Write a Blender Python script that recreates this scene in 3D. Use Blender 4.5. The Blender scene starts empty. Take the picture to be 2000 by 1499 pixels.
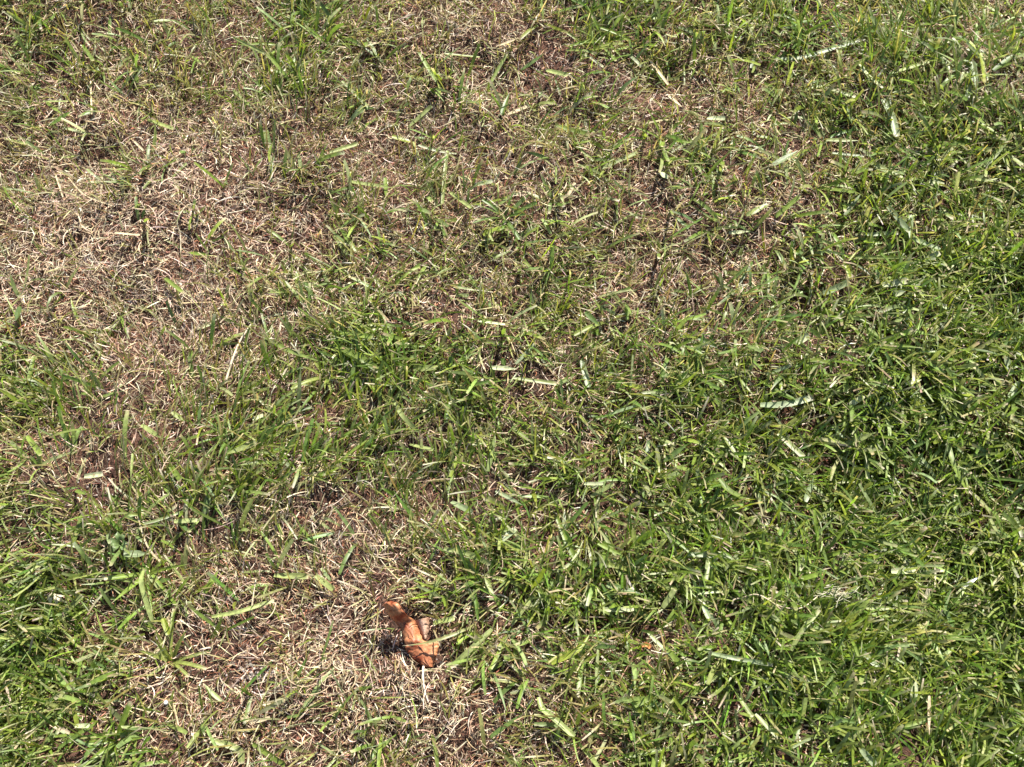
import bpy, math, random
import numpy as np
from mathutils import Vector

# ------------------------------------------------------------------ camera, sky, sun, exposure
scene = bpy.context.scene
C = scene.collection
TILT = math.radians(25.0)            # camera looks this far off straight down
CAM_H = 0.97
CAM_Y = -CAM_H * math.tan(TILT)
HFOV = math.radians(50.0)
IW, IH = 2000.0, 1499.0              # coordinate frame used for surveyed points

cam_data = bpy.data.cameras.new("camera")
cam_data.sensor_width = 36.0
cam_data.lens = 18.0 / math.tan(HFOV / 2)
cam_data.clip_start = 0.01
cam_data.clip_end = 500.0
cam = bpy.data.objects.new("camera", cam_data)
C.objects.link(cam)
cam.location = (0, CAM_Y, CAM_H)
cam.rotation_euler = (TILT, 0, 0)
scene.camera = cam

SUN_AZ = math.radians(20.0)          # from +Y towards +X
SUN_EL = math.radians(46.0)
sunvec = Vector((math.sin(SUN_AZ) * math.cos(SUN_EL), math.cos(SUN_AZ) * math.cos(SUN_EL), math.sin(SUN_EL)))
world = bpy.data.worlds.new("World")
scene.world = world
world.use_nodes = True
wn = world.node_tree.nodes
sky = wn.new("ShaderNodeTexSky")
sky.sky_type = 'NISHITA'
sky.sun_disc = False
sky.sun_elevation = SUN_EL
sky.sun_rotation = SUN_AZ
world.node_tree.links.new(sky.outputs[0], wn["Background"].inputs[0])
wn["Background"].inputs[1].default_value = 0.075
sd = bpy.data.lights.new("sun", 'SUN')
sd.energy = 5.0
sd.angle = math.radians(0.5)
sd.color = (1.0, 0.94, 0.85)
sun = bpy.data.objects.new("sun", sd)
C.objects.link(sun)
sun.location = sunvec * 20
sun.rotation_euler = sunvec.to_track_quat('Z', 'Y').to_euler()
scene.view_settings.view_transform = 'Standard'
scene.view_settings.look = 'None'
scene.view_settings.gamma = 1.0
scene.view_settings.use_curve_mapping = False
scene.view_settings.exposure = 1.42

rng = np.random.default_rng(11)
random.seed(5)

# ------------------------------------------------------------------ survey helpers
F = (IW / 2) / math.tan(HFOV / 2)
ct, st = math.cos(TILT), math.sin(TILT)

def ground_at(px, py, z=0.0):
    """Point of the place at height z for a surveyed photograph coordinate."""
    u = (px - IW / 2) / F
    v = -(py - IH / 2) / F
    d = (u, v * ct + st, v * st - ct)
    t = (z - CAM_H) / d[2]
    return np.array((d[0] * t, CAM_Y + d[1] * t, z))

def survey(x, y, z=0.0):
    """Inverse: photograph coordinate of points (arrays)."""
    X = x; Y = y - CAM_Y; Z = z - CAM_H
    depth = Y * st - Z * ct
    up = Y * ct + Z * st
    return IW / 2 + F * X / depth, IH / 2 - F * up / depth

# ------------------------------------------------------------------ noise and fields
def vnoise(x, y, scale, seed):
    r = np.random.default_rng(seed).random((64, 64))
    gx = np.asarray(x) / scale + 1000.37; gy = np.asarray(y) / scale + 1000.71
    ix = np.floor(gx).astype(int); iy = np.floor(gy).astype(int)
    fx = gx - ix; fy = gy - iy
    fx = fx * fx * (3 - 2 * fx); fy = fy * fy * (3 - 2 * fy)
    a = r[ix % 64, iy % 64]; b = r[(ix + 1) % 64, iy % 64]
    c = r[ix % 64, (iy + 1) % 64]; d = r[(ix + 1) % 64, (iy + 1) % 64]
    return (a * (1 - fx) + b * fx) * (1 - fy) + (c * (1 - fx) + d * fx) * fy

# how green the turf grows (rows top to bottom, columns left to right over the surveyed area)
GREEN = np.array([
    [.64, .50, .38, .52, .28, .30, .76, .64, .70, .66, .42],
    [.48, .30, .36, .42, .32, .30, .44, .48, .58, .64, .42],
    [.12, .03, .03, .10, .40, .32, .38, .40, .50, .74, .84],
    [.14, .04, .05, .32, .48, .46, .44, .30, .52, .84, .93],
    [.60, .54, .50, .66, .70, .66, .58, .68, .84, .94, 1.0],
    [.66, .34, .66, .58, .56, .68, .76, .82, .95, 1.0, 1.0],
    [.78, .58, .42, .20, .38, .70, .76, .86, .94, .97, 1.0],
    [.90, .70, .12, .20, .16, .38, .60, .76, .94, 1.0, 1.0],
    [1.0, .82, .36, .30, .32, .42, .64, .78, .94, 1.0, 1.0]])
# how broad-leaved it is
BROAD = np.array([
    [.18, .10, .08, .16, .06, .08, .35, .30, .45, .50, .35],
    [.15, .06, .08, .12, .10, .08, .20, .25, .40, .60, .45],
    [.04, .02, .02, .06, .14, .12, .18, .22, .35, .75, .80],
    [.06, .03, .04, .10, .14, .14, .16, .16, .40, .80, .85],
    [.12, .10, .10, .20, .26, .26, .26, .40, .65, .80, .70],
    [.15, .08, .16, .14, .16, .28, .40, .55, .75, .80, .65],
    [.28, .18, .14, .08, .12, .36, .45, .60, .75, .75, .70],
    [.30, .22, .06, .06, .06, .14, .30, .45, .70, .75, .70],
    [.35, .30, .14, .12, .12, .16, .32, .45, .65, .75, .70]])
# dead straw lying about
STRAW = np.array([
    [.25, .35, .45, .35, .70, .65, .20, .25, .22, .28, .50],
    [.40, .50, .50, .45, .55, .55, .40, .32, .28, .28, .50],
    [.70, .95, .95, .75, .42, .50, .42, .45, .35, .20, .14],
    [.75, 1.0, 1.0, .60, .38, .38, .40, .55, .32, .16, .10],
    [.32, .40, .50, .34, .32, .34, .40, .32, .20, .12, .10],
    [.22, .26, .30, .38, .38, .30, .26, .20, .14, .10, .08],
    [.16, .22, .42, .70, .50, .24, .20, .16, .10, .08, .07],
    [.12, .25, .75, .70, .75, .45, .30, .20, .12, .08, .07],
    [.08, .15, .50, .62, .60, .50, .30, .22, .12, .08, .07]])

def field(tab, x, y):
    px, py = survey(x, y)
    gx = np.clip(px / IW, 0, 1) * 10; gy = np.clip(py / IH, 0, 1) * 8
    ix = np.minimum(gx.astype(int), 9); iy = np.minimum(gy.astype(int), 7)
    fx = gx - ix; fy = gy - iy
    return (tab[iy, ix] * (1 - fx) + tab[iy, ix + 1] * fx) * (1 - fy) + (tab[iy + 1, ix] * (1 - fx) + tab[iy + 1, ix + 1] * fx) * fy

# bare spots: photograph coordinate, radius, how bare
BARE = [(1060, 128, 55, .95), (200, 965, 70, .75), (250, 880, 45, .6), (735, 1255, 55, .85), (885, 1270, 45, .8),
        (490, 1320, 42, .9), (380, 1290, 70, .6), (100, 120, 30, .7), (350, 45, 30, .6), (195, 300, 45, .5), (60, 735, 40, .6),
        (770, 800, 30, .7), (930, 130, 40, .5), (700, 985, 60, .5), (880, 985, 40, .5), (470, 1270, 60, .6), (640, 995, 50, .4),
        (1560, 1030, 25, .5), (1480, 740, 35, .5), (1000, 1210, 40, .4), (600, 1200, 50, .4), (150, 700, 40, .4), (1330, 880, 35, .5)]

def bareness(x, y):
    px, py = survey(x, y)
    b = np.zeros_like(px)
    for (cx, cy, r, s) in BARE:
        d2 = ((px - cx) ** 2 + (py - cy) ** 2) / (r * r)
        b = np.maximum(b, s * np.exp(-d2 ** 2))
    return b

def relief(x, y):
    x = np.asarray(x, float); y = np.asarray(y, float)
    h = (vnoise(x, y, .16, 1) - .5) * .028 + (vnoise(x, y, .06, 2) - .5) * .015 + (vnoise(x, y, .022, 3) - .5) * .005
    h = h + (vnoise(x, y, .009, 4) - .5) * .003
    return h - bareness(x, y) * .006

# ------------------------------------------------------------------ materials
def new_mat(name):
    m = bpy.data.materials.new(name); m.use_nodes = True
    nt = m.node_tree; nt.nodes.clear()
    out = nt.nodes.new("ShaderNodeOutputMaterial")
    return m, nt, out

def leafy(name, rough=.42, trans=.35, spec=.5, warm=(1.25, 1.2, .7), attr=True, color=(.1, .2, .03), mottling=.35, nscale=260.0, bump=0.0):
    """Thin plant tissue: gloss, diffuse and light coming through."""
    m, nt, out = new_mat(name)
    N, L = nt.nodes, nt.links
    tc = N.new("ShaderNodeTexCoord")
    nz = N.new("ShaderNodeTexNoise"); nz.inputs["Scale"].default_value = nscale; nz.inputs["Detail"].default_value = 3
    L.new(tc.outputs["Object"], nz.inputs["Vector"])
    mp = N.new("ShaderNodeMapRange"); mp.inputs[1].default_value = .3; mp.inputs[2].default_value = .7
    mp.inputs[3].default_value = 1 - mottling; mp.inputs[4].default_value = 1 + mottling
    L.new(nz.outputs["Fac"], mp.inputs[0])
    mul = N.new("ShaderNodeVectorMath"); mul.operation = 'SCALE'
    if attr:
        at = N.new("ShaderNodeAttribute"); at.attribute_name = "tint"
        L.new(at.outputs["Color"], mul.inputs[0])
    else:
        rgb = N.new("ShaderNodeRGB"); rgb.outputs[0].default_value = (*color, 1)
        L.new(rgb.outputs[0], mul.inputs[0])
    L.new(mp.outputs[0], mul.inputs["Scale"])
    p = N.new("ShaderNodeBsdfPrincipled")
    p.inputs["Roughness"].default_value = rough
    p.inputs["Specular IOR Level"].default_value = spec
    L.new(mul.outputs[0], p.inputs["Base Color"])
    tr = N.new("ShaderNodeBsdfTranslucent")
    wm = N.new("ShaderNodeVectorMath"); wm.operation = 'MULTIPLY'; wm.inputs[1].default_value = warm
    L.new(mul.outputs[0], wm.inputs[0]); L.new(wm.outputs[0], tr.inputs["Color"])
    mx = N.new("ShaderNodeMixShader"); mx.inputs[0].default_value = trans
    L.new(p.outputs[0], mx.inputs[1]); L.new(tr.outputs[0], mx.inputs[2])
    if bump:
        bp = N.new("ShaderNodeBump"); bp.inputs["Strength"].default_value = bump; bp.inputs["Distance"].default_value = .001
        L.new(nz.outputs["Fac"], bp.inputs["Height"]); L.new(bp.outputs[0], p.inputs["Normal"])
    L.new(mx.outputs[0], out.inputs[0])
    return m

M_GREEN = leafy("green_blade", rough=.44, trans=.42, spec=.5, warm=(1.4, 1.38, .75))
M_STRAW = leafy("dry_straw", rough=.7, trans=.18, spec=.25, warm=(1.1, 1.0, .8))
M_LITTER = leafy("dead_litter", rough=.8, trans=.08, spec=.2, warm=(1, 1, 1))

def soil_material():
    m, nt, out = new_mat("soil")
    N, L = nt.nodes, nt.links
    tc = N.new("ShaderNodeTexCoord")
    n1 = N.new("ShaderNodeTexNoise"); n1.inputs["Scale"].default_value = 14; n1.inputs["Detail"].default_value = 6
    n2 = N.new("ShaderNodeTexNoise"); n2.inputs["Scale"].default_value = 230; n2.inputs["Detail"].default_value = 5; n2.inputs["Roughness"].default_value = .7
    for n in (n1, n2): L.new(tc.outputs["Object"], n.inputs["Vector"])
    r1 = N.new("ShaderNodeValToRGB")
    r1.color_ramp.elements[0].position = .35; r1.color_ramp.elements[0].color = (.050, .033, .026, 1)
    r1.color_ramp.elements[1].position = .68; r1.color_ramp.elements[1].color = (.105, .060, .045, 1)
    L.new(n1.outputs["Fac"], r1.inputs[0])
    r2 = N.new("ShaderNodeValToRGB")
    r2.color_ramp.elements[0].position = .3; r2.color_ramp.elements[0].color = (.45, .42, .42, 1)
    r2.color_ramp.elements[1].position = .75; r2.color_ramp.elements[1].color = (1.7, 1.55, 1.4, 1)
    L.new(n2.outputs["Fac"], r2.inputs[0])
    mul = N.new("ShaderNodeMix"); mul.data_type = 'RGBA'; mul.blend_type = 'MULTIPLY'; mul.inputs[0].default_value = 1
    L.new(r1.outputs[0], mul.inputs[6]); L.new(r2.outputs[0], mul.inputs[7])
    # the lawn far away, where single blades are no longer modelled
    ln = N.new("ShaderNodeVectorMath"); ln.operation = 'LENGTH'; L.new(tc.outputs["Object"], ln.inputs[0])
    mr = N.new("ShaderNodeMapRange"); mr.inputs[1].default_value = 1.6; mr.inputs[2].default_value = 2.2
    L.new(ln.outputs["Value"], mr.inputs[0])
    far = N.new("ShaderNodeValToRGB")
    far.color_ramp.elements[0].color = (.05, .075, .018, 1); far.color_ramp.elements[1].color = (.12, .15, .045, 1)
    L.new(n2.outputs["Fac"], far.inputs[0])
    mx = N.new("ShaderNodeMix"); mx.data_type = 'RGBA'
    L.new(mr.outputs[0], mx.inputs[0]); L.new(mul.outputs[2], mx.inputs[6]); L.new(far.outputs[0], mx.inputs[7])
    p = N.new("ShaderNodeBsdfPrincipled"); p.inputs["Roughness"].default_value = .95; p.inputs["Specular IOR Level"].default_value = .15
    L.new(mx.outputs[2], p.inputs["Base Color"])
    bp = N.new("ShaderNodeBump"); bp.inputs["Strength"].default_value = .8; bp.inputs["Distance"].default_value = .006
    L.new(n2.outputs["Fac"], bp.inputs["Height"]); L.new(bp.outputs[0], p.inputs["Normal"])
    L.new(p.outputs[0], out.inputs[0])
    return m
M_SOIL = soil_material()

# ------------------------------------------------------------------ mesh helpers
def mesh_np(name, verts, faces, tint=None, smooth=True):
    me = bpy.data.meshes.new(name)
    nv = len(verts); nf = len(faces); k = faces.shape[1]
    me.vertices.add(nv); me.vertices.foreach_set("co", np.ascontiguousarray(verts, dtype=np.float32).ravel())
    me.loops.add(nf * k); me.loops.foreach_set("vertex_index", np.ascontiguousarray(faces, dtype=np.int32).ravel())
    me.polygons.add(nf); me.polygons.foreach_set("loop_start", np.arange(0, nf * k, k, dtype=np.int32))
    me.polygons.foreach_set("use_smooth", np.full(nf, smooth))
    if tint is not None:
        a = me.attributes.new("tint", 'FLOAT_COLOR', 'POINT')
        t = np.ones((nv, 4), np.float32); t[:, :3] = tint
        a.data.foreach_set("color", t.ravel())
    me.update(calc_edges=True)
    return me

def link(name, me, mat, parent=None, kind=None):
    o = bpy.data.objects.new(name, me)
    if mat and not me.materials: me.materials.append(mat)
    C.objects.link(o)
    if parent: o.parent = parent
    if kind: o["kind"] = kind
    return o

def tag(o, label, cat, group=None):
    o["label"] = label; o["category"] = cat
    if group: o["group"] = group
    return o

def thing(name, label, cat, loc, group=None):
    o = bpy.data.objects.new(name, None); C.objects.link(o)
    o.empty_display_size = .01
    o.location = loc
    return tag(o, label, cat, group)

# ------------------------------------------------------------------ blades in bulk
def profile(n, blunt):
    """Relative half width along a blade; blunt = cut off by the mower."""
    t = np.linspace(0, 1, n + 1)
    pointed = np.minimum(1, .55 + 1.6 * t) * np.clip((1 - t) * 2.6, .06, 1)
    cut = np.minimum(1, .55 + 1.4 * t) * np.where(t > .97, .78, 1)
    return np.where(blunt[:, None], cut[None, :], pointed[None, :])

def blades(root, phi, lean, curl, bend, length, width, roll, blunt, col, tipcol, tipamt, n=4, fold=0.0, zmin=None, kink=None, reject=None):
    """Ribbon blades; returns verts, quads, tints."""
    N = len(phi)
    if N == 0: return np.zeros((0, 3)), np.zeros((0, 4), int), np.zeros((0, 3))
    P = np.zeros((N, n + 1, 3)); T = np.zeros((N, n + 1, 3)); PH = np.zeros((N, n + 1))
    P[:, 0] = root
    for i in range(n + 1):
        t = i / n
        th = lean + curl * t
        if kink is not None: th = th + np.where(t > kink[0], kink[1], 0)
        ph = phi + bend * t
        T[:, i] = np.stack((np.sin(th) * np.cos(ph), np.sin(th) * np.sin(ph), np.cos(th)), 1)
        PH[:, i] = ph
        if i: P[:, i] = P[:, i - 1] + (T[:, i - 1] + T[:, i]) * .5 * (length / n)[:, None]
    g = relief(P[:, :, 0].ravel(), P[:, :, 1].ravel()).reshape(N, n + 1)
    lo = g + (.0012 if zmin is None else zmin[:, None])
    P[:, 1:, 2] = np.maximum(P[:, 1:, 2], lo[:, 1:])
    keep = np.ones(N, bool)
    if reject is not None:
        keep = ~reject(P)
    side = np.stack((-np.sin(PH), np.cos(PH), np.zeros_like(PH)), 2)
    nor = np.cross(T, side)
    ro = roll[:, None] * np.linspace(.6, 1.2, n + 1)[None, :]
    W = side * np.cos(ro)[:, :, None] + nor * np.sin(ro)[:, :, None]
    Nn = np.cross(T, W)
    hw = profile(n, blunt) * width[:, None] * .5
    lft = P - W * hw[:, :, None]; rgt = P + W * hw[:, :, None]
    t = np.linspace(0, 1, n + 1)[None, :, None]
    mixv = np.clip((t - (1 - tipamt[:, None, None])) / .12, 0, 1)
    tint = col[:, None, :] * (1 - mixv) + tipcol[:, None, :] * mixv
    if fold:
        mid = P - Nn * (hw * fold)[:, :, None]
        V = np.stack((lft, mid, rgt), 2); k = 3
        TT = np.stack((tint, tint * 1.12, tint * .95), 2)
    else:
        V = np.stack((lft, rgt), 2); k = 2
        TT = np.stack((tint, tint), 2)
    V = V[keep]; TT = TT[keep]; N = len(V)
    base = (np.arange(N) * (n + 1) * k)[:, None]
    q = []
    for i in range(n):
        for j in range(k - 1):
            a = i * k + j
            q.append(np.stack([base[:, 0] + a, base[:, 0] + a + 1, base[:, 0] + a + k + 1, base[:, 0] + a + k], 1))
    Q = np.stack(q, 1).reshape(-1, 4)
    return V.reshape(-1, 3), Q, TT.reshape(-1, 3)

def pick(pal, n, jitter=.18):
    pal = np.array(pal); c = pal[rng.integers(0, len(pal), n)]
    b = np.exp(rng.normal(0, jitter, n))[:, None]
    return np.clip(c * b * np.exp(rng.normal(0, .06, (n, 3))), .002, .85)

P_GREEN = [(.145, .21, .030), (.118, .19, .026), (.19, .23, .047), (.22, .25, .062), (.10, .155, .029), (.145, .19, .058), (.175, .235, .028)]
P_OLIVE = [(.24, .22, .072), (.28, .24, .105), (.20, .18, .062), (.30, .26, .125), (.18, .19, .050), (.155, .178, .040), (.23, .23, .075), (.35, .33, .18), (.31, .31, .15)]
P_BROADG = [(.145, .21, .042), (.12, .19, .035), (.175, .235, .06), (.11, .16, .048), (.22, .26, .09), (.175, .235, .035), (.25, .285, .13)]
P_STRAW = [(.62, .53, .40), (.55, .45, .32), (.48, .375, .26), (.40, .30, .205), (.54, .44, .325), (.33, .235, .16), (.42, .33, .21), (.26, .175, .12), (.60, .51, .40), (.38, .31, .18), (.30, .24, .19)]
P_LITTER = [(.29, .165, .10), (.17, .08, .052), (.40, .265, .17), (.11, .056, .040), (.47, .345, .235), (.26, .11, .062), (.22, .11, .07), (.54, .43, .31), (.34, .205, .125), (.42, .30, .20)]
P_MOSS = [(.19, .065, .042), (.14, .05, .036), (.25, .095, .055), (.10, .045, .036), (.30, .14, .085)]

# outline of the fallen leaf (photograph coordinates) kept free of growth
def lz(p): return (660 + p[0] / 5.879, 1120 + p[1] / 5.879)
LEAF_L = [(525, 352), (548, 425), (592, 492), (640, 545), (685, 590), (738, 670), (755, 750), (772, 810), (775, 865), (800, 905), (840, 950), (885, 1000), (960, 1058), (1040, 1083)]
LEAF_R = [(600, 318), (690, 348), (745, 425), (800, 485), (880, 545), (930, 605), (955, 690), (985, 775), (1150, 790), (1155, 840), (1143, 910), (1120, 970), (1100, 1030), (1088, 1075)]
LEAF_POLY = [lz(p) for p in LEAF_L] + [lz(p) for p in reversed(LEAF_R)]
LEAF_POLY2 = [lz(p) for p in [(885, 540), (1040, 505), (1045, 640), (1020, 760), (975, 775)]]

def inside(poly, px, py):
    r = np.zeros(px.shape, bool); n = len(poly)
    for i in range(n):
        x0, y0 = poly[i]; x1, y1 = poly[(i + 1) % n]
        c = ((y0 > py) != (y1 > py)) & (px < (x1 - x0) * (py - y0) / (y1 - y0 + 1e-12) + x0)
        r ^= c
    return r

def over_leaf(P):
    px, py = survey(P[:, :, 0], P[:, :, 1], P[:, :, 2])
    return (inside(LEAF_POLY, px, py) | inside(LEAF_POLY2, px, py)).any(axis=1)

HX0, HX1, HY0, HY1 = -.72, .72, -.48, .62     # carefully grown part of the lawn

def scatter(n, dens, x0=HX0, x1=HX1, y0=HY0, y1=HY1):
    x = rng.uniform(x0, x1, n); y = rng.uniform(y0, y1, n)
    k = rng.random(n) < dens(x, y)
    return x[k], y[k]

def clump(x, y):
    return np.clip(.25 + 1.6 * (vnoise(x, y, .035, 7) - .25) + .8 * (vnoise(x, y, .012, 8) - .5), 0.03, 1.3)

LUSH = [(60, 120, 90, .22), (560, 90, 110, .28), (1150, 60, 120, .2), (30, 690, 80, .25), (150, 800, 120, .18), (80, 1100, 120, .18), (500, 880, 150, .14), (1290, 290, 60, .2), (860, 330, 90, .12), (700, 680, 110, .18),
        (1060, 1150, 110, .12), (1480, 640, 110, .14), (400, 200, 60, .12), (980, 440, 50, .15), (1270, 390, 70, -.18), (1390, 520, 90, -.16), (1900, 110, 80, -.15), (1270, 1400, 100, -.12), (900, 600, 70, -.1), (430, 735, 60, -.2)]
def green_level(x, y):
    px, py = survey(x, y)
    extra = sum(s_ * np.exp(-((px - a) ** 2 + (py - b) ** 2) / (r * r)) for a, b, r, s_ in LUSH)
    return np.clip(extra + field(GREEN, x, y) + .34 * (vnoise(x, y, .055, 9) - .5) + .22 * (vnoise(x, y, .02, 10) - .5), 0, 1)

def sweep(x, y):
    """Prevailing direction the blades are laid in and how strongly."""
    px, py = survey(x, y)
    ang = 6.28 * vnoise(x, y, .19, 21) + 2.5 * vnoise(x, y, .05, 22)
    w = .45 + 0 * px
    mid = np.exp(-(((px - 550) / 450) ** 2 + ((py - 860) / 190) ** 2))
    ang = ang * (1 - mid) + .30 * mid; w = w + .45 * mid
    return ang, w

def aim(x, y, n):
    ang, w = sweep(x, y)
    s = np.where(rng.random(n) < w, .75, 3.1)
    return ang + rng.normal(0, 1, n) * s

def shoots(x, y, per):
    n = len(x); c = rng.integers(per[0], per[1] + 1, n)
    i = np.repeat(np.arange(n), c)
    jx = x[i] + rng.normal(0, .0012, len(i)); jy = y[i] + rng.normal(0, .0012, len(i))
    return jx, jy

def rootz(x, y): return relief(x, y) - .001

def fine_green(nshoot, dens, box=(HX0, HX1, HY0, HY1), rej=over_leaf):
    x, y = scatter(nshoot, dens, *box); x, y = shoots(x, y, (1, 3)); N = len(x)
    g = green_level(x, y)
    lush = np.clip((g - .40) / .5, 0, 1)
    col = np.where((rng.random(N) < .12 + .85 * lush)[:, None], pick(P_GREEN, N), pick(P_OLIVE, N))
    return blades(np.stack((x, y, rootz(x, y)), 1), aim(x, y, N), np.abs(rng.normal(.55, .4, N)), rng.normal(.75, .45, N), rng.normal(0, .4, N),
                  rng.uniform(.014, .046, N) * (.95 + .2 * lush), rng.uniform(.0007, .0016, N) * (1 + .45 * lush), rng.normal(0, .6, N), rng.random(N) < .45,
                  col, pick(P_STRAW, N), np.where(rng.random(N) < .4, rng.uniform(.02, .35, N), 0), n=4, reject=rej)

def broad_green(nshoot, dens, box=(HX0, HX1, HY0, HY1), rej=over_leaf):
    x, y = scatter(nshoot, dens, *box); x, y = shoots(x, y, (1, 3)); N = len(x)
    return blades(np.stack((x, y, rootz(x, y) + rng.uniform(0, .006, N)), 1), aim(x, y, N), np.abs(rng.normal(.75, .38, N)), rng.normal(.6, .4, N), rng.normal(0, .25, N),
                  rng.uniform(.014, .045, N), rng.uniform(.0018, .0042, N), rng.normal(0, .5, N), rng.random(N) < .72,
                  pick(P_BROADG, N), pick(P_STRAW, N), np.where(rng.random(N) < .5, rng.uniform(.02, .12, N), 0), n=4, fold=.22, reject=rej)

def straw(ntry, dens, box=(HX0, HX1, HY0, HY1), rej=over_leaf, zhi=.012, big=1.0):
    x, y = scatter(ntry, dens, *box); N = len(x)
    z = relief(x, y) + rng.uniform(.001, zhi, N) * rng.random(N)
    return blades(np.stack((x, y, z), 1), aim(x, y, N), rng.normal(1.35, .35, N), rng.normal(.25, .45, N), rng.normal(0, .8, N),
                  np.exp(rng.normal(-4.45, .45, N)) * big, rng.uniform(.0004, .00095, N) * big, rng.normal(0, .7, N), rng.random(N) < .4,
                  pick(P_STRAW, N), pick(P_STRAW, N), np.zeros(N), n=5, zmin=rng.uniform(.0008, .007, N), reject=rej)

def litter(ntry, dens, pal, box=(HX0, HX1, HY0, HY1), rej=over_leaf, lo=.003, hi=.011, lean=1.2, wlo=.0004, whi=.0009, zhi=.004, n=2):
    x, y = scatter(ntry, dens, *box); N = len(x)
    z = relief(x, y) + rng.uniform(0, zhi, N)
    return blades(np.stack((x, y, z), 1), aim(x, y, N), rng.normal(lean, .4, N), rng.normal(.15, .6, N), rng.normal(0, .8, N),
                  rng.uniform(lo, hi, N), rng.uniform(wlo, whi, N), rng.normal(0, .8, N), rng.random(N) < .5,
                  pick(pal, N, .3), pick(pal, N), np.zeros(N), n=n, zmin=rng.uniform(.0004, .005, N), reject=rej)

# ------------------------------------------------------------------ ground
def ground_mesh():
    core = np.linspace(-1.0, 1.0, 330)
    ext = 1.0 + np.cumsum(.02 * 1.22 ** np.arange(40))
    ax = np.concatenate((-ext[::-1], core, ext)); n = len(ax)
    X, Y = np.meshgrid(ax, ax, indexing='ij')
    Z = relief(X.ravel(), Y.ravel()).reshape(n, n)
    V = np.stack((X, Y, Z), 2).reshape(-1, 3)
    i = np.arange(n - 1)[:, None] * n + np.arange(n - 1)[None, :]
    Q = np.stack((i, i + n, i + n + 1, i + 1), 2).reshape(-1, 4)
    return mesh_np("ground", V, Q)
ground = link("ground", ground_mesh(), M_SOIL, kind="structure")

# ------------------------------------------------------------------ the turf
def stuff(name, data, mat, label, cat):
    o = link(name, mesh_np(name, *data), mat, kind="stuff")
    tag(o, label, cat)
    return o

nb = lambda x, y: 1 - bareness(x, y)
stuff("litter", litter(290000, lambda x, y: np.clip(1 - .8 * field(GREEN, x, y), .14, 1) * (1 - .5 * bareness(x, y)), P_LITTER, n=2), M_LITTER,
      "brown dead grass bits and crumbs covering the soil between the blades", "litter")
def moss_d(x, y):
    return np.clip(bareness(x, y) * .9 + 1.5 * (vnoise(x, y, .045, 31) - .58) * (1.1 - field(GREEN, x, y)), 0, 1)
stuff("moss", litter(90000, moss_d, P_MOSS, lo=.002, hi=.006, lean=.8, wlo=.0005, whi=.0011), M_LITTER,
      "reddish brown withered moss in the thin spots of the lawn", "moss")
stuff("dry_straw", straw(140000, lambda x, y: np.clip(field(STRAW, x, y) * (.5 + .9 * vnoise(x, y, .03, 12)), 0, 1) * (1 - .75 * bareness(x, y))), M_STRAW,
      "thin pale dead grass stems lying curled all over the lawn", "dry grass")
stuff("fine_grass", fine_green(72000, lambda x, y: np.clip((.12 + green_level(x, y)) * (.3 + .7 * clump(x, y)) * nb(x, y) * .75, 0, 1)), M_GREEN,
      "thin green living grass blades of the mown lawn", "grass")
stuff("broad_grass", broad_green(22000, lambda x, y: np.clip(field(BROAD, x, y) + .35 * (vnoise(x, y, .05, 14) - .5), 0, 1) * (.35 + .8 * clump(x, y)) * nb(x, y)), M_GREEN,
      "broad flat green grass blades cut off blunt by the mower", "grass")

# the lawn goes on round about: two kinds of turf tile, laid as linked copies
TW, TH = .72, .55
tb = (-TW / 2, TW / 2, -TH / 2, TH / 2)
def joined(parts):
    vs, qs, ts = [], [], []; o = 0
    for v, q, t in parts:
        vs.append(v); qs.append(q + o); ts.append(t); o += len(v)
    return np.concatenate(vs), np.concatenate(qs), np.concatenate(ts)
def tile(k):
    even = lambda x, y: np.clip(k * clump(x, y), 0, 1)
    return joined([fine_green(5200, even, tb, None), broad_green(2600, lambda x, y: np.clip(k * clump(x, y) * .8, 0, 1), tb, None),
                   straw(4500, lambda x, y: np.clip(.9 - .5 * k, 0, 1) + 0 * x, tb, None)])
tiles = [mesh_np("surrounding_turf", *tile(k)) for k in (.95, .75)]
for me in tiles: me.materials.append(M_GREEN)
for i in range(-3, 3):
    for j in range(-3, 3):
        if i in (-1, 0) and j in (-1, 0): continue
        o = link("surrounding_turf", tiles[(i * 3 + j * 5) % 2], None, kind="stuff")
        tag(o, "mown green turf carrying on around the worn patch", "grass")
        o.location = ((i + .5) * TW, .07 + (j + .5) * TH, .002)
        o.rotation_euler = (0, 0, math.pi if (i + j) % 2 else 0)

# ------------------------------------------------------------------ single things lying on the lawn
def mpp(py):
    """metres per surveyed unit at that row of the ground"""
    p = ground_at(IW / 2, py); return (-(0 - CAM_H) * ct + (p[1] - CAM_Y) * st) / F

def smooth_path(pts, n):
    """Catmull-Rom through 3-D points."""
    P = np.array(pts, float)
    if len(P) == 2: P = np.array([P[0], P[0] * .5 + P[1] * .5, P[1]])
    E = np.vstack((2 * P[0] - P[1], P, 2 * P[-1] - P[-2]))
    out = []
    m = len(P) - 1
    for k in range(n + 1):
        u = k / n * m; i = min(int(u), m - 1); t = u - i
        p0, p1, p2, p3 = E[i], E[i + 1], E[i + 2], E[i + 3]
        out.append(.5 * ((2 * p1) + (-p0 + p2) * t + (2 * p0 - 5 * p1 + 4 * p2 - p3) * t * t + (-p0 + 3 * p1 - 3 * p2 + p3) * t ** 3))
    return np.array(out)

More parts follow.
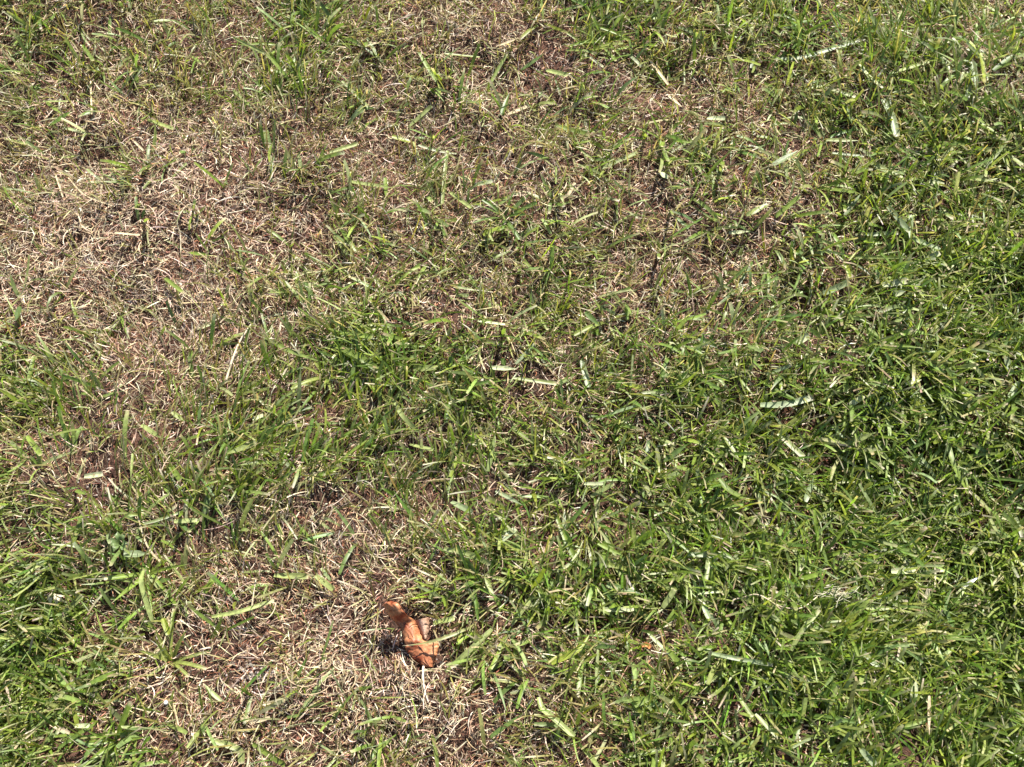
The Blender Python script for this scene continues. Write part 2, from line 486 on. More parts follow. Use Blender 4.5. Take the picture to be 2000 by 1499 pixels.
def ribbon(path, width, col, tipcol=None, blunt=True, fold=.2, roll0=0.0, roll1=0.0, base=.6, streak=True):
    """One blade as a folded ribbon with two edges, a keel and half-way ribs; returns verts, quads, tints."""
    P = np.array(path); n = len(P) - 1
    T = np.gradient(P, axis=0); T /= np.linalg.norm(T, axis=1)[:, None] + 1e-12
    V = []; TT = []
    for i in range(n + 1):
        t = i / n
        side = np.cross(T[i], (0, 0, 1.0)); side /= np.linalg.norm(side) + 1e-9
        nor = np.cross(side, T[i])
        a = roll0 * (1 - t) + roll1 * t
        W = side * math.cos(a) + nor * math.sin(a); Nn = np.cross(W, T[i])
        if blunt: pr = min(1, base + 1.2 * t) * (.8 if i == n else 1)
        else: pr = min(1, base + 1.4 * t) * min(1, max(.05, (1 - t) * 2.4))
        h = width * .5 * pr
        c = np.array(col)
        if tipcol is not None and t > .9: c = np.array(tipcol)
        for q, lift, sh in ((-1, 0, 1.0), (-.5, -.55, .92), (0, -1, 1.14), (.5, -.55, .95), (1, 0, 1.04)):
            V.append(P[i] + W * q * h + Nn * lift * fold * h)
            TT.append(c * (sh if streak else 1))
    V = np.array(V); TT = np.array(TT); k = 5
    Q = np.array([(i * k + j, i * k + j + 1, (i + 1) * k + j + 1, (i + 1) * k + j) for i in range(n) for j in range(k - 1)])
    return V, Q, TT

def tube(path, r0, r1, col, sides=6):
    P = np.array(path); n = len(P) - 1
    T = np.gradient(P, axis=0); T /= np.linalg.norm(T, axis=1)[:, None] + 1e-12
    V = []
    for i in range(n + 1):
        a = np.cross(T[i], (.13, .21, 1)); a /= np.linalg.norm(a); b = np.cross(T[i], a)
        r = r0 + (r1 - r0) * i / n
        for k in range(sides):
            an = 2 * math.pi * k / sides
            V.append(P[i] + r * (math.cos(an) * a + math.sin(an) * b))
    Q = [(i * sides + k, i * sides + (k + 1) % sides, (i + 1) * sides + (k + 1) % sides, (i + 1) * sides + k) for i in range(n) for k in range(sides)]
    return np.array(V), np.array(Q), np.tile(np.array(col), (len(V), 1))

def on_turf(pts, lift, ends=(0, 0), bow=.004):
    """3-D path through surveyed points, lying `lift` above the soil and bowed."""
    out = []; m = len(pts) - 1
    for i, (px, py) in enumerate(pts):
        g = ground_at(px, py, lift); t = i / m
        z = float(relief(g[0], g[1])) + lift + bow * math.sin(math.pi * t) + ends[0] * (1 - t) + ends[1] * t
        out.append(ground_at(px, py, z))
    return out

def own(me_data, name, mat, parent=None, origin=None):
    v, q, t = me_data
    v = np.array(v)
    if origin is not None: v = v - np.array(origin)
    return link(name, mesh_np(name, v, q, t), mat, parent)

# --- loose cut blades: colour class, width, surveyed run
CUT = """p6 455,73 518,105|p7 455,175 500,220|g7 161,88 182,119|d12 95,246 140,217|p6 84,198 133,198|p9 7,270 56,282|g7 91,200 122,224|p7 287,233 340,252
p8 644,298 700,280|p6 119,308 150,305|s4 177,158 179,224|s4 108,340 123,385|s5 200,343 196,396|s4 133,347 168,382 224,403|s5 256,270 280,294|p6 336,347 364,319|p8 651,459 679,497|s5 224,455 273,459
p7 668,158 720,210|g7 717,74 741,116|g8 818,102 864,179|p7 780,144 839,158|g6 951,175 990,105|p6 867,105 937,112|s8 969,91 1014,74|d8 1018,137 1063,105|p9 1067,137 1109,147|g7 1168,80 1203,119|p7 797,249 843,207
y10 766,266 801,277|d9 979,224 995,182|s8 990,224 1032,207|p7 874,294 869,336 864,399|w8 927,361 962,354|p8 878,375 920,406|p8 678,354 773,368|g8 752,347 755,392|d9 1000,410 1035,378|s7 1088,392 1110,380 1123,357|g8 1084,245 1151,263
p8 1175,329 1245,298|w13 1291,336 1305,350|g9 1287,273 1305,315|s6 1270,119 1305,165|s7 1305,186 1333,210|b9 1503,114 1559,114 1615,98 1689,75|w12 1678,116 1689,140 1724,172|b13 1724,193 1741,224 1752,266|p9 1587,165 1671,189
p7 1738,144 1818,119|p7 1850,119 1855,154|y8 1892,80 1916,109 1923,161|b9 1902,119 1888,196|b9 1902,122 1909,182|d10 1941,137 1986,102|g9 1909,238 1951,263|g10 1923,326 1951,294 1976,259|w9 1381,231 1416,231|p7 1612,273 1678,275
d8 1647,196 1664,242|b11 1510,322 1559,294|b8 1626,299 1689,306|p10 1458,420 1500,399|g9 1514,424 1563,382|w8 1423,455 1465,452|b9 1650,420 1682,378|p10 1696,315 1762,347|w10 1815,354 1843,361|b10 1734,403 1776,452|b8 1685,459 1755,455
b9 1783,466 1836,487|w11 1804,508 1836,494|b9 1780,420 1777,470|p10 1895,350 1948,354|p6 1671,503 1769,503|p7 1591,466 1647,483|s5 1895,406 1892,430 1888,455|p9 1958,294 1997,322|w9 385,643 413,631|d11 38,599 31,627|d10 595,550 613,582
g8 322,543 357,571|g9 66,697 56,742|p9 336,805 360,823|g10 360,860 430,837|d14 515,851 534,832|p11 444,886 500,865|p9 276,830 318,858|p6 259,886 255,942|g10 52,851 80,889|w10 164,931 200,926|g11 332,910 353,938|p8 462,949 514,914|w9 493,819 514,811
g9 518,658 567,686 640,711|g9 655,651 700,651|g10 660,650 730,658|g13 650,672 702,697 741,725|w8 671,686 720,672|p12 807,721 850,718|b7 1007,711 1045,672|w10 958,718 1010,721|d10 981,700 986,715|p8 1003,739 1087,749|g8 1087,753 1133,725
p7 1052,616 1070,644|d10 1143,609 1171,637|w7 933,627 986,634|b11 1136,704 1150,756|y10 1217,749 1252,758|g9 953,921 968,844|g10 1003,837 1042,867|p9 769,781 786,812 818,844|p9 800,868 846,879|w7 1140,945 1178,945|p9 1154,970 1199,945
d10 1297,900 1343,868|b11 881,980 923,1001|b8 968,959 1021,987|w13 1724,557 1772,548|w11 1745,576 1769,569|w11 1860,578 1883,585|b12 1608,574 1660,550|b12 1346,620 1374,622|y9 1650,511 1660,543|w12 1556,671 1580,655|b13 1485,791 1531,790 1587,777
b7 1496,732 1545,714|p11 1321,753 1352,728|d11 1363,659 1402,680|w11 1660,791 1688,774|g10 1653,739 1652,767|w8 1769,750 1800,742|p11 1650,868 1713,844|p11 1520,847 1570,893|p9 1415,854 1443,896|g11 1405,935 1426,959 1464,977
g10 1846,844 1863,907 1891,963|b12 1965,697 1976,732|b11 1990,746 1972,777|p8 1692,889 1695,935|b11 1573,980 1590,931|g9 143,1061 168,984|p11 122,1201 161,1163|p9 280,1114 276,1142 297,1212|d11 294,1138 336,1131|g11 399,1159 427,1114|b15 241,1082 290,1082
p9 340,1019 385,1016|p12 535,1124 602,1126|p11 616,1124 651,1152|p8 413,1205 469,1194 535,1173|y11 318,1208 329,1240|s8 469,1403 500,1409 528,1401|p13 413,1446 465,1464 472,1492|g11 493,1453 556,1495|w9 147,1418 175,1418|s8 98,1415 136,1432
s4 269,1009 287,1065 315,1100|b12 972,1061 1007,1033|p10 867,1072 916,1082 958,1103|p9 839,1170 863,1121|p9 948,1125 962,1163|p9 1000,1219 1042,1163|p10 846,1217 888,1208|p10 870,1313 912,1275 961,1229|w10 1178,1191 1238,1191
d10 1236,1190 1280,1215|g11 1087,1009 1119,1082 1154,1114|g11 1091,1146 1101,1065|w7 1088,1117 1119,1096 1140,1055|g9 1168,1061 1217,1086|d13 1185,1142 1259,1163|p11 1294,1187 1318,1152|y11 1077,1296 1126,1271 1154,1236|p6 1168,1268 1163,1355
p8 1266,1236 1332,1306|p11 1052,1362 1060,1384 1091,1411 1122,1439|d9 958,1439 1021,1394|g11 1217,1478 1322,1460|w12 1741,1116 1790,1114|p7 1727,1044 1769,1100|p9 1545,1271 1566,1233 1601,1191|p10 1692,1188 1748,1188|g10 1689,1198 1745,1205
b10 1370,1170 1384,1208|w11 1780,1373 1790,1327|b11 1682,1271 1717,1306|b8 1384,1275 1430,1285 1510,1299|p10 1562,1327 1601,1329|y11 1657,1314 1692,1313|b13 1682,1464 1710,1495|s7 1815,1359 1815,1436|g10 1300,1264 1331,1300|p9 1615,1394 1636,1338
g10 1632,1429 1685,1401|p9 1384,1094 1378,1135|b10 1343,1083 1420,1086|p9 1475,1395 1520,1440|g10 1850,1250 1905,1215|g9 1760,1420 1830,1400|g9 1900,1330 1960,1370|p9 1930,1440 1985,1410|p9 1440,1360 1470,1400|g10 1240,1380 1290,1350"""
KIND = {  # colour, cut end colour, wording
    'g': ((.16, .22, .040), (.42, .38, .20), "mid green"), 'p': ((.25, .295, .10), (.50, .46, .28), "pale green"),
    'b': ((.22, .275, .14), (.45, .42, .28), "greyish green"), 'd': ((.09, .145, .03), None, "dark green"),
    'y': ((.24, .29, .035), (.45, .40, .18), "yellow green"), 'w': ((.36, .39, .22), (.50, .46, .33), "bleached whitish"),
    's': ((.47, .38, .24), None, "straw coloured")}
MARKS = [(800, 1240, "beside the fallen orange leaf"), (1640, 1160, "by the wispy fibre tuft"), (1895, 1140, "by the bright white sliver"), (105, 1165, "by the cream dried flower"),
         (465, 690, "beside the long pale stalk"), (365, 430, "by the round straw loop"), (1060, 128, "at the dark bare hollow"), (175, 490, "by the bleached straw heap"), (200, 960, "over the reddish moss spot"),
         (245, 1072, "by the rosette weed"), (490, 1320, "by the grey soil crumbs"), (325, 1373, "by the white pebble"), (515, 1180, "by the hooked dead stem"), (1262, 1262, "by the orange leaf scrap"), (1000, 850, "by the dead arching straw tuft")]
def where(px, py):
    d, w = min(((px - x) ** 2 + (py - y) ** 2, w) for x, y, w in MARKS)
    return w if d < 125 ** 2 else "on the " + zone(px, py)
def zone(px, py):
    g = float(field(GREEN, *[np.array([v]) for v in ground_at(px, py)[:2]])[0])
    return "lush green turf" if g > .74 else ("thinning half green turf" if g > .37 else "dry brown turf")
for item in CUT.replace("\n", "|").split("|"):
    head, *runs = item.split(" ")
    cls, wpx = head[0], float(head[1:])
    pts = [tuple(float(v) for v in r.split(",")) for r in runs]
    col, tip, word = KIND[cls]
    mx, my = pts[len(pts) // 2]
    zn = zone(mx, my)
    lift = {"lush green turf": .019, "thinning half green turf": .014, "dry brown turf": .010}[zn] + random.uniform(-.002, .004)
    path = smooth_path(on_turf(pts, lift, (random.uniform(-.006, .001), random.uniform(-.003, .005)), random.uniform(.001, .006)), 10)
    w = wpx * mpp(my) * (1.0 if cls != 's' else .85)
    j = math.exp(random.gauss(0, .12)); c = np.array(col) * j
    thin = wpx < 6.5
    d = ribbon(path, w, c, tip if random.random() < .7 else None, blunt=not (cls == 'd' or random.random() < .25), fold=random.uniform(.1, .4), roll0=random.gauss(0, .3), roll1=random.gauss(0, .35), base=.7)
    o = own(d, "straw" if cls == 's' else ("thin_grass_blade" if thin else "cut_grass_blade"), M_STRAW if cls in 'sw' else M_GREEN, origin=path[0])
    o.location = path[0]
    shape = "dead straw" if cls == 's' else ("thin grass blade" if thin else "broad grass blade")
    word2 = word if cls != 's' else "pale yellowish"
    run = sum(math.dist(pts[i], pts[i + 1]) for i in range(len(pts) - 1))
    form = ("short " if run < 42 else ("long " if run > 75 else "")) + ("curved " if len(pts) > 2 else "") + word2
    tag(o, "%s %s lying %s" % (form, shape, where(mx, my)), "straw" if cls == 's' else "grass blade", "%s %ss %s" % (form, shape, where(mx, my)))

# --- the fallen leaf
def leaf_material(name, a, b, rough=.5, trans=.3):
    m, nt, out = new_mat(name)
    N, L = nt.nodes, nt.links
    tc = N.new("ShaderNodeTexCoord")
    nz = N.new("ShaderNodeTexNoise"); nz.inputs["Scale"].default_value = 55; nz.inputs["Detail"].default_value = 5
    vo = N.new("ShaderNodeTexVoronoi"); vo.feature = 'DISTANCE_TO_EDGE'; vo.inputs["Scale"].default_value = 420
    for n in (nz, vo): L.new(tc.outputs["Object"], n.inputs["Vector"])
    r = N.new("ShaderNodeValToRGB"); r.color_ramp.elements[0].position = .40; r.color_ramp.elements[1].position = .62
    r.color_ramp.elements[0].color = (*a, 1); r.color_ramp.elements[1].color = (*b, 1)
    L.new(nz.outputs["Fac"], r.inputs[0])
    mr = N.new("ShaderNodeMapRange"); mr.inputs[1].default_value = 0; mr.inputs[2].default_value = .12; mr.inputs[3].default_value = .62; mr.inputs[4].default_value = 1.05
    L.new(vo.outputs["Distance"], mr.inputs[0])
    sc = N.new("ShaderNodeVectorMath"); sc.operation = 'SCALE'
    L.new(r.outputs[0], sc.inputs[0]); L.new(mr.outputs[0], sc.inputs["Scale"])
    p = N.new("ShaderNodeBsdfPrincipled"); p.inputs["Roughness"].default_value = rough; p.inputs["Specular IOR Level"].default_value = .45
    L.new(sc.outputs[0], p.inputs["Base Color"])
    bp = N.new("ShaderNodeBump"); bp.inputs["Strength"].default_value = .35; bp.inputs["Distance"].default_value = .0004
    L.new(vo.outputs["Distance"], bp.inputs["Height"]); L.new(bp.outputs[0], p.inputs["Normal"])
    tr = N.new("ShaderNodeBsdfTranslucent")
    wm = N.new("ShaderNodeVectorMath"); wm.operation = 'MULTIPLY'; wm.inputs[1].default_value = (1.0, .55, .45)
    L.new(sc.outputs[0], wm.inputs[0]); L.new(wm.outputs[0], tr.inputs["Color"])
    mx = N.new("ShaderNodeMixShader"); mx.inputs[0].default_value = trans
    L.new(p.outputs[0], mx.inputs[1]); L.new(tr.outputs[0], mx.inputs[2]); L.new(mx.outputs[0], out.inputs[0])
    return m
M_LEAF = leaf_material("autumn_leaf", (.25, .05, .018), (.64, .30, .14))
M_LOBE = leaf_material("leaf_underside", (.30, .17, .11), (.48, .31, .22), .7, .15)
M_STALK = leafy("leaf_stalk", rough=.5, trans=0, attr=False, color=(.66, .56, .45), mottling=.2)
M_VEIN_SHADE = leafy("leaf_vein_shade", rough=.55, trans=.1, attr=False, color=(.27, .09, .035), mottling=.15)  # leaf veins, coloured dark to stand in for shadow lines crossing the leaf

ZL = np.array([26, 31, 28, 20, 13, 12, 11.5, 11.5, 11, 10, 9.5, 9, 8, 7]) * .001
def resample(a, m):
    a = np.array(a, float)
    if a.ndim == 1: a = a[:, None]
    if a.shape[1] < 3: a = np.hstack((a, np.zeros((len(a), 3 - a.shape[1]))))
    return smooth_path(a, m)
NS, NU = 52, 14
Ls = resample(LEAF_L, NS); Rs = resample(LEAF_R, NS); Zs = resample(ZL, NS)[:, 0]
leaf_g = float(relief(*ground_at(795, 1245)[:2]))
def leaf_point(i, u):
    i = min(max(i, 0), NS); k = int(i); f = i - k; k2 = min(k + 1, NS)
    l = Ls[k] * (1 - f) + Ls[k2] * f; r = Rs[k] * (1 - f) + Rs[k2] * f; z = Zs[k] * (1 - f) + Zs[k2] * f
    p = l * (1 - u) + r * u
    t = i / NS
    jag = .5 * math.sin(i * 2.3) + .5 * math.sin(i * 5.1 + 1)
    edge = (2 * u - 1) ** 2
    arch = (.0055 if t < .55 else .004) * (1 - edge)
    zz = leaf_g + z + arch - .0025 + .0005 * math.sin(u * 15 + i * .5) + .0003 * math.sin(u * 31 - i * .9) + .0012 * edge * jag - (.004 * u if t < .5 else 0)
    tw = min(1, .25 + i / 4) * max(0, min(1, (16 - i) / 5))
    zz += tw * (u - .5) * .019
    px, py = lz((p[0] + edge * 5 * jag * (1 if u > .5 else -1), p[1]))
    return ground_at(px, py, zz)
fl_base = ground_at(*lz((1040, 1080)), leaf_g)
leaf = thing("fallen_leaf", "curled orange brown autumn leaf lying in the worn grass", "leaf", fl_base)
V = np.array([leaf_point(i, j / NU) for i in range(NS + 1) for j in range(NU + 1)]) - fl_base
Q = np.array([(i * (NU + 1) + j, i * (NU + 1) + j + 1, (i + 1) * (NU + 1) + j + 1, (i + 1) * (NU + 1) + j) for i in range(NS) for j in range(NU)])
lam = link("lamina", mesh_np("lamina", V, Q), M_LEAF, leaf)
sol = lam.modifiers.new("thickness", 'SOLIDIFY'); sol.thickness = .0003
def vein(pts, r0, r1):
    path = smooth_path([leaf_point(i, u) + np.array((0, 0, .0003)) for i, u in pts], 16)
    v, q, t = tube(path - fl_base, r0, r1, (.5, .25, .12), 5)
    link("vein", mesh_np("vein", v, q, t), M_VEIN_SHADE, lam)
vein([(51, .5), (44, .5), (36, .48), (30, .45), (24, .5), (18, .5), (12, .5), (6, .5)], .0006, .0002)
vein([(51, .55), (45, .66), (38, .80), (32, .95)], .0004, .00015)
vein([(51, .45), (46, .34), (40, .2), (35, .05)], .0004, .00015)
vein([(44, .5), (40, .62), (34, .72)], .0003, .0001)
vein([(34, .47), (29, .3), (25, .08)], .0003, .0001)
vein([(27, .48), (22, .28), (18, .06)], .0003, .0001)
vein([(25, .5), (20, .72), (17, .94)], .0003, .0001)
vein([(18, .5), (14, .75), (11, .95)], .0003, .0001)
LL = resample([(885, 540), (915, 600), (945, 680), (985, 765)], 14); LR = resample([(1040, 503), (1050, 580), (1040, 660), (1022, 752)], 14)
V = []
for i in range(15):
    for j in range(8):
        u = j / 7; p = LL[i] * (1 - u) + LR[i] * u
        zz = leaf_g + .0045 + .006 * math.sin(math.pi * u) + .003 * (1 - i / 14) + .0008 * math.sin(i * 1.3 + j * 2.1)
        V.append(ground_at(*lz((p[0] + 4 * math.sin(i * 2.1) * (u > .5), p[1])), zz) - fl_base)
Q = np.array([(i * 8 + j, i * 8 + j + 1, (i + 1) * 8 + j + 1, (i + 1) * 8 + j) for i in range(14) for j in range(7)])
lobe = link("folded_lobe", mesh_np("folded_lobe", np.array(V), Q), M_LOBE, leaf)
lobe["label"] = "pinkish brown lobe showing its dull underside"
stalk_pts = [(995, 1020, .0065), (982, 1075, .0075), (977, 1140, .0095), (982, 1250, .010), (1000, 1370, .009), (1042, 1490, .006)]
path = smooth_path([ground_at(*lz(p[:2]), leaf_g + p[2]) for p in stalk_pts], 20)
v, q, t = tube(path - fl_base, .0012, .0006, (.7, .6, .5), 8)
pet = link("petiole", mesh_np("petiole", v, q, t), M_STALK, leaf)
pet["label"] = "thin whitish leaf stalk"
# blade bent over the leaf, and thin living shoots on its sunny side
path = smooth_path([ground_at(x, y, leaf_g + z) for x, y, z in ((786, 1262, .017), (825, 1257, .0195), (862, 1248, .022), (905, 1231, .016), (930, 1221, .004))], 14)
o = own(ribbon(path[::-1], 6 * mpp(1250), (.26, .27, .11), (.5, .46, .3), blunt=False, roll0=.1), "thin_grass_blade", M_GREEN, origin=path[-1]); o.location = path[-1]
tag(o, "thin pale green blade bent across the fallen orange leaf", "grass blade")
for (x, y) in ((826, 1176), (842, 1168), (858, 1190), (836, 1190), (820, 1160), (868, 1206), (852, 1150), (806, 1166), (812, 1182), (876, 1226), (848, 1206)):
    g = ground_at(x, y, 0); g[2] = float(relief(g[0], g[1]))
    a = random.uniform(0, 6.28); L_ = random.uniform(.026, .044)
    path = smooth_path([(0, 0, 0), (.2 * L_ * math.cos(a), .2 * L_ * math.sin(a), .6 * L_), (.5 * L_ * math.cos(a + .3), .5 * L_ * math.sin(a + .3), .95 * L_)], 8)
    o = own(ribbon(path, random.uniform(.0011, .0017), random.choice(P_OLIVE + P_STRAW[:2]), blunt=False), "upright_grass_shoot", M_GREEN); o.location = g
    tag(o, "thin upright grass shoot standing behind the fallen leaf", "grass shoot", "shoots behind the fallen leaf")

# --- tufts of coarse grass, each blade its own part
def tuft_blade(L_, w, lean, droop, col, tip, blunt):
    pts = [(L_ * t * math.sin(lean + droop * t), 0, L_ * t * math.cos(lean + droop * t)) for t in (0, .3, .65, 1)]
    return mesh_np("blade", *ribbon(smooth_path(pts, 8), w, col, tip, blunt=blunt, fold=.35, roll0=random.gauss(0, .2), roll1=random.gauss(0, .3)))
GB = {}
for hue, c in (("dark green", (.10, .165, .03)), ("bright green", (.165, .235, .035)), ("yellowish green", (.22, .26, .06))):
    GB[hue] = [tuft_blade(random.uniform(.026, .05), random.uniform(.0028, .0048), random.uniform(.5, 1.0), random.uniform(.1, .6), np.array(c) * random.uniform(.85, 1.2), random.choice(P_STRAW[1:5]) if random.random() < .5 else None, random.random() < .6) for _ in range(8)]
    for m_ in GB[hue]: m_.materials.append(M_GREEN)
for k, (px, py) in enumerate([(1160, 40), (1245, 100), (1150, 112), (985, 440), (1292, 292), (1868, 798), (1352, 742), (1440, 822), (1182, 640), (880, 782), (1700, 692), (1042, 1152), (925, 1142),
                              (290, 1122), (335, 1292), (62, 60), (560, 98), (595, 62), (1905, 700), (1700, 1262), (1500, 1205), (1722, 905), (1180, 90), (1440, 30), (1560, 90), (1820, 60), (1640, 160),
                              (1380, 1010), (1600, 1090), (1250, 1120), (1920, 930), (1400, 1180), (1830, 1200), (1560, 1400), (1900, 1440), (120, 1330), (40, 1230), (230, 1450), (640, 740), (450, 860)]):
    g = ground_at(px, py, 0); g[2] = float(relief(g[0], g[1])) + .001
    hue = list(GB)[k * 7 % 3]; a0 = random.uniform(0, 6.28); nbld = random.choice((5, 8, 11))
    lab = "%s %s tuft of broad blades rooted %s" % ({5: "sparse", 8: "spreading", 11: "full"}[nbld], hue, where(px, py))
    t = thing("coarse_grass_tuft", lab, "grass tuft", g, lab)
    for i in range(nbld):
        o = link("blade", random.choice(GB[hue]), None, t)
        o.rotation_euler = (random.gauss(0, .12), random.gauss(0, .15), a0 + i * 6.283 / nbld + random.gauss(0, .3))
        o.scale = [random.uniform(.7, 1.05)] * 3

# --- dead bleached clumps, each straw its own part
SB = []
for _ in range(12):
    L_ = random.uniform(.014, .032); w = random.uniform(.0006, .0012); b = random.gauss(0, .8)
    pts = [(L_ * t * math.cos(b * t), L_ * t * math.sin(b * t), .003 + .010 * math.sin(2.6 * t) * random.uniform(.5, 1.2)) for t in (0, .33, .66, 1)]
    m_ = mesh_np("straw", *ribbon(smooth_path(pts, 8), w, np.array(random.choice([(.46, .37, .24), (.54, .45, .31), (.38, .29, .18), (.43, .36, .2)])), None, blunt=random.random() < .4, fold=.3, roll1=random.gauss(0, .6)))
    m_.materials.append(M_STRAW); SB.append(m_)
for (px, py, n, sp, sc, lab) in [(175, 490, 26, 45, 1.2, "bleached heap of dead straw in the middle of the bare dry patch"), (1000, 850, 16, 26, 1.0, "dead arching straw tuft amid half green blades"),
                                 (605, 592, 12, 24, .8, "pale curled straw tuft at the edge of the dry patch"), (430, 735, 26, 45, 1.0, "swath of tan straw combed sideways below the long pale stalk"),
                                 (650, 1040, 26, 55, 1.1, "loose mat of dead straw above the fallen leaf"), (985, 85, 14, 40, .9, "straw swept against the dark bare hollow"),
                                 (1890, 225, 16, 30, .9, "dead straw tuft among broad greyish blades"), (650, 1300, 24, 40, 1.3, "dead straw fan spreading beside the fallen leaf"), (200, 945, 12, 28, .8, "small pale straw knot over reddish moss"),
                                 (1905, 90, 14, 30, .9, "straw strewn on a worn spot by yellow green blade")]:
    g = ground_at(px, py, 0); g[2] = float(relief(g[0], g[1])) + .004
    t = thing("straw_tuft", lab, "straw", g)
    s_ = mpp(py)
    for i in range(n):
        o = link("straw", random.choice(SB), None, t)
        dx, dy = random.gauss(0, sp * .75) * s_, random.gauss(0, sp * .5) * s_
        o.location = (dx, dy, float(relief(g[0] + dx, g[1] + dy)) - g[2] + random.uniform(.001, .009))
        a = random.uniform(0, 6.28)
        if px in (430, 650) and py < 1200: a = random.gauss(.2, .45) + (math.pi if random.random() < .5 else 0)
        if px == 650 and py == 1300: a = random.gauss(-1.6, .5)
        o.rotation_euler = (0, random.gauss(0, .2), a); o.scale = [sc * random.uniform(.5, .8)] * 3

# --- stems and small finds
def stem(name, pts, wpx, col, label, cat, lift, tip=.6):
    path = smooth_path(on_turf(pts, lift, (-.004, -.003), .004), 6 * len(pts))
    r = wpx * mpp(pts[0][1]) / 2
    o = own(tube(path, r, r * tip, col, 6), name, M_STRAW, origin=path[0]); o.location = path[0]
    tag(o, label, cat)
stem("straw_stalk", [(442, 742), (452, 708), (468, 668), (490, 634)], 5, (.58, .5, .35), "long straight pale stalk leaning over brown and green blades", "stalk", .016)
stem("looped_straw", [(353, 494), (352, 458), (346, 438), (351, 420), (365, 402), (381, 401), (387, 415), (383, 440), (360, 448)], 2.6, (.52, .44, .3), "thin dead stem bent into a round loop in the dry patch", "straw", .011)
stem("looped_straw", [(500, 1131), (495, 1162), (492, 1190), (500, 1205), (520, 1209), (534, 1195), (539, 1177)], 2.9, (.52, .44, .3), "pale dead stem hooked like a J over a green blade", "straw", .014)
stem("root_strand", [(1430, 1180), (1434, 1172), (1450, 1168), (1480, 1162), (1520, 1183), (1545, 1189), (1570, 1186), (1600, 1163)], 3.6, (.50, .42, .30), "wavy tan root strand trailing from the wispy fibre tuft", "strand", .019)
# white sliver
path = smooth_path(on_turf([(1875, 1152), (1895, 1138), (1914, 1126)], .021, (0, .006), .002), 10)
o = own(ribbon(path, 7 * mpp(1140), (.72, .72, .70), None, blunt=False, fold=.6, roll0=.2, roll1=.5, base=.3), "white_sliver", M_STRAW, origin=path[0]); o.location = path[0]
tag(o, "narrow bright white sliver lying on the lush green turf", "sliver")
# dried husk
g = ground_at(105, 1165, .014)
hk = thing("dried_flower", "small cream coloured dried flower lying on green grass", "flower", g)
for nm, pts, w in (("petal", [(102, 1158), (98, 1172), (98, 1184)], 8), ("petal", [(103, 1160), (110, 1172), (109, 1184)], 8), ("petal", [(104, 1160), (116, 1170), (124, 1177)], 8),
                   ("petal", [(103, 1160), (95, 1166), (91, 1174)], 7), ("stalk", [(95, 1147), (100, 1153), (103, 1160)], 4), ("petal", [(104, 1160), (118, 1164), (130, 1164)], 4)):
    path = smooth_path(on_turf(pts, .017, (.003, -.003), .003), 8)
    own(ribbon(path, w * mpp(1165), (.56, .50, .33), None, blunt=False, fold=.3, base=.35), nm, M_STRAW, hk, origin=g)
# wispy fibre tuft
g = ground_at(1640, 1160, .018)
ft = thing("fibre_tuft", "wispy pale tuft of dried fibres caught on the green blades", "tuft", g)
for i in range(34):
    a = random.gauss(.35, .7); l = random.uniform(8, 26); cx, cy = 1635 + random.gauss(0, 16), 1161 + random.gauss(0, 6)
    path = smooth_path(on_turf([(cx - l * math.cos(a), cy + l * math.sin(a) * .6), (cx + random.gauss(0, 3), cy + random.gauss(0, 3)), (cx + l * math.cos(a), cy - l * math.sin(a) * .6)], random.uniform(.018, .026), (0, 0), .002), 6)
    own(tube(path, .0004, .0003, (.42, .40, .27), 4), "fibre", M_STRAW, ft, origin=g)
# weed seedling
g = ground_at(245, 1072, 0); g[2] = float(relief(g[0], g[1]))
wd = thing("weed_seedling", "tiny rosette weed with rounded pale green leaves", "weed", g)
for i in range(7):
    a = i * .9 + random.uniform(-.2, .2); l = random.uniform(.008, .013)
    pts = [(0, 0, .006), (l * .5 * math.cos(a), l * .5 * math.sin(a), .014), (l * math.cos(a), l * math.sin(a), .013)]
    P = smooth_path(pts, 8); v, q, t = ribbon(P, .0055, np.array((.17, .24, .09)) * random.uniform(.8, 1.2), None, blunt=False, base=.2, fold=.3)
    link("leaf", mesh_np("leaf", v, q, t), M_GREEN, wd)
# orange scrap
path = smooth_path(on_turf([(1253, 1262), (1262, 1259), (1271, 1265)], .009, (0, 0), .002), 6)
o = own(ribbon(path, 9 * mpp(1262), (.5, .2, .07), None, blunt=True, fold=.5), "leaf_scrap", M_STRAW, origin=path[0]); o.location = path[0]
tag(o, "tiny orange brown scrap of leaf between green blades", "leaf scrap")
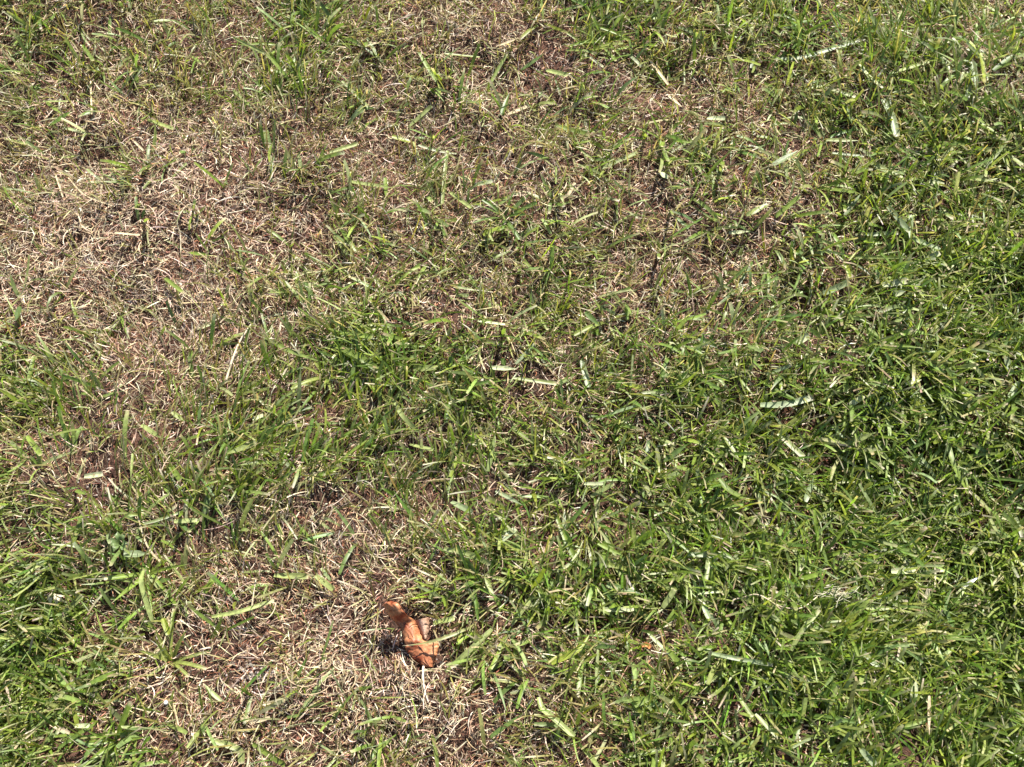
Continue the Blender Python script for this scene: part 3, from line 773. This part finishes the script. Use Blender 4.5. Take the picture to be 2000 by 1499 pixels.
# white pebble and grey crumbs
def lumps(spots, cols):
    phi_ = (1 + 5 ** .5) / 2
    iv = np.array([(-1, phi_, 0), (1, phi_, 0), (-1, -phi_, 0), (1, -phi_, 0), (0, -1, phi_), (0, 1, phi_), (0, -1, -phi_), (0, 1, -phi_), (phi_, 0, -1), (phi_, 0, 1), (-phi_, 0, -1), (-phi_, 0, 1)]) / 1.9
    fa = np.array([(0, 11, 5), (0, 5, 1), (0, 1, 7), (0, 7, 10), (0, 10, 11), (1, 5, 9), (5, 11, 4), (11, 10, 2), (10, 7, 6), (7, 1, 8), (3, 9, 4), (3, 4, 2), (3, 2, 6), (3, 6, 8), (3, 8, 9), (4, 9, 5), (2, 4, 11), (6, 2, 10), (8, 6, 7), (9, 8, 1)])
    V, Fc, T = [], [], []
    for k, (x, y, z, r) in enumerate(spots):
        V.append(iv * r * rng.uniform(.7, 1.25, (12, 1)) * rng.uniform(.75, 1.2, 3) + (x, y, z)); Fc.append(fa + 12 * k)
        T.append(np.tile(np.array(cols[k % len(cols)]) * rng.uniform(.7, 1.2), (12, 1)))
    return np.concatenate(V), np.concatenate(Fc), np.concatenate(T)
def crumbs(cx, cy, sx, sy, n, r0, r1):
    out = []
    for _ in range(n):
        p = ground_at(cx + random.gauss(0, sx), cy + random.gauss(0, sy)); r = random.uniform(r0, r1)
        out.append((p[0], p[1], float(relief(p[0], p[1])) + r * random.uniform(.3, 2.2), r))
    return out
cr = link("soil_crumbs", mesh_np("soil_crumbs", *lumps(crumbs(492, 1322, 17, 12, 170, .0006, .0017) + crumbs(790, 1270, 50, 30, 120, .0005, .0011) + crumbs(200, 965, 35, 25, 120, .0005, .0011) + crumbs(1060, 128, 30, 18, 120, .0005, .0012),
        [(.34, .29, .25), (.27, .22, .19), (.40, .36, .33), (.22, .16, .13)]), smooth=False), M_LITTER, kind="stuff")
tag(cr, "loose greyish soil crumbs heaped in the bare spots", "soil")
p = ground_at(325, 1373, .005); p[2] = float(relief(p[0], p[1])) + .006
pb = link("pebble", mesh_np("pebble", *lumps([(0, 0, 0, .0026)], [(.75, .73, .68)]), smooth=True), M_LITTER); pb.location = p
tag(pb, "tiny rounded white pebble resting on dry brown grass", "pebble")
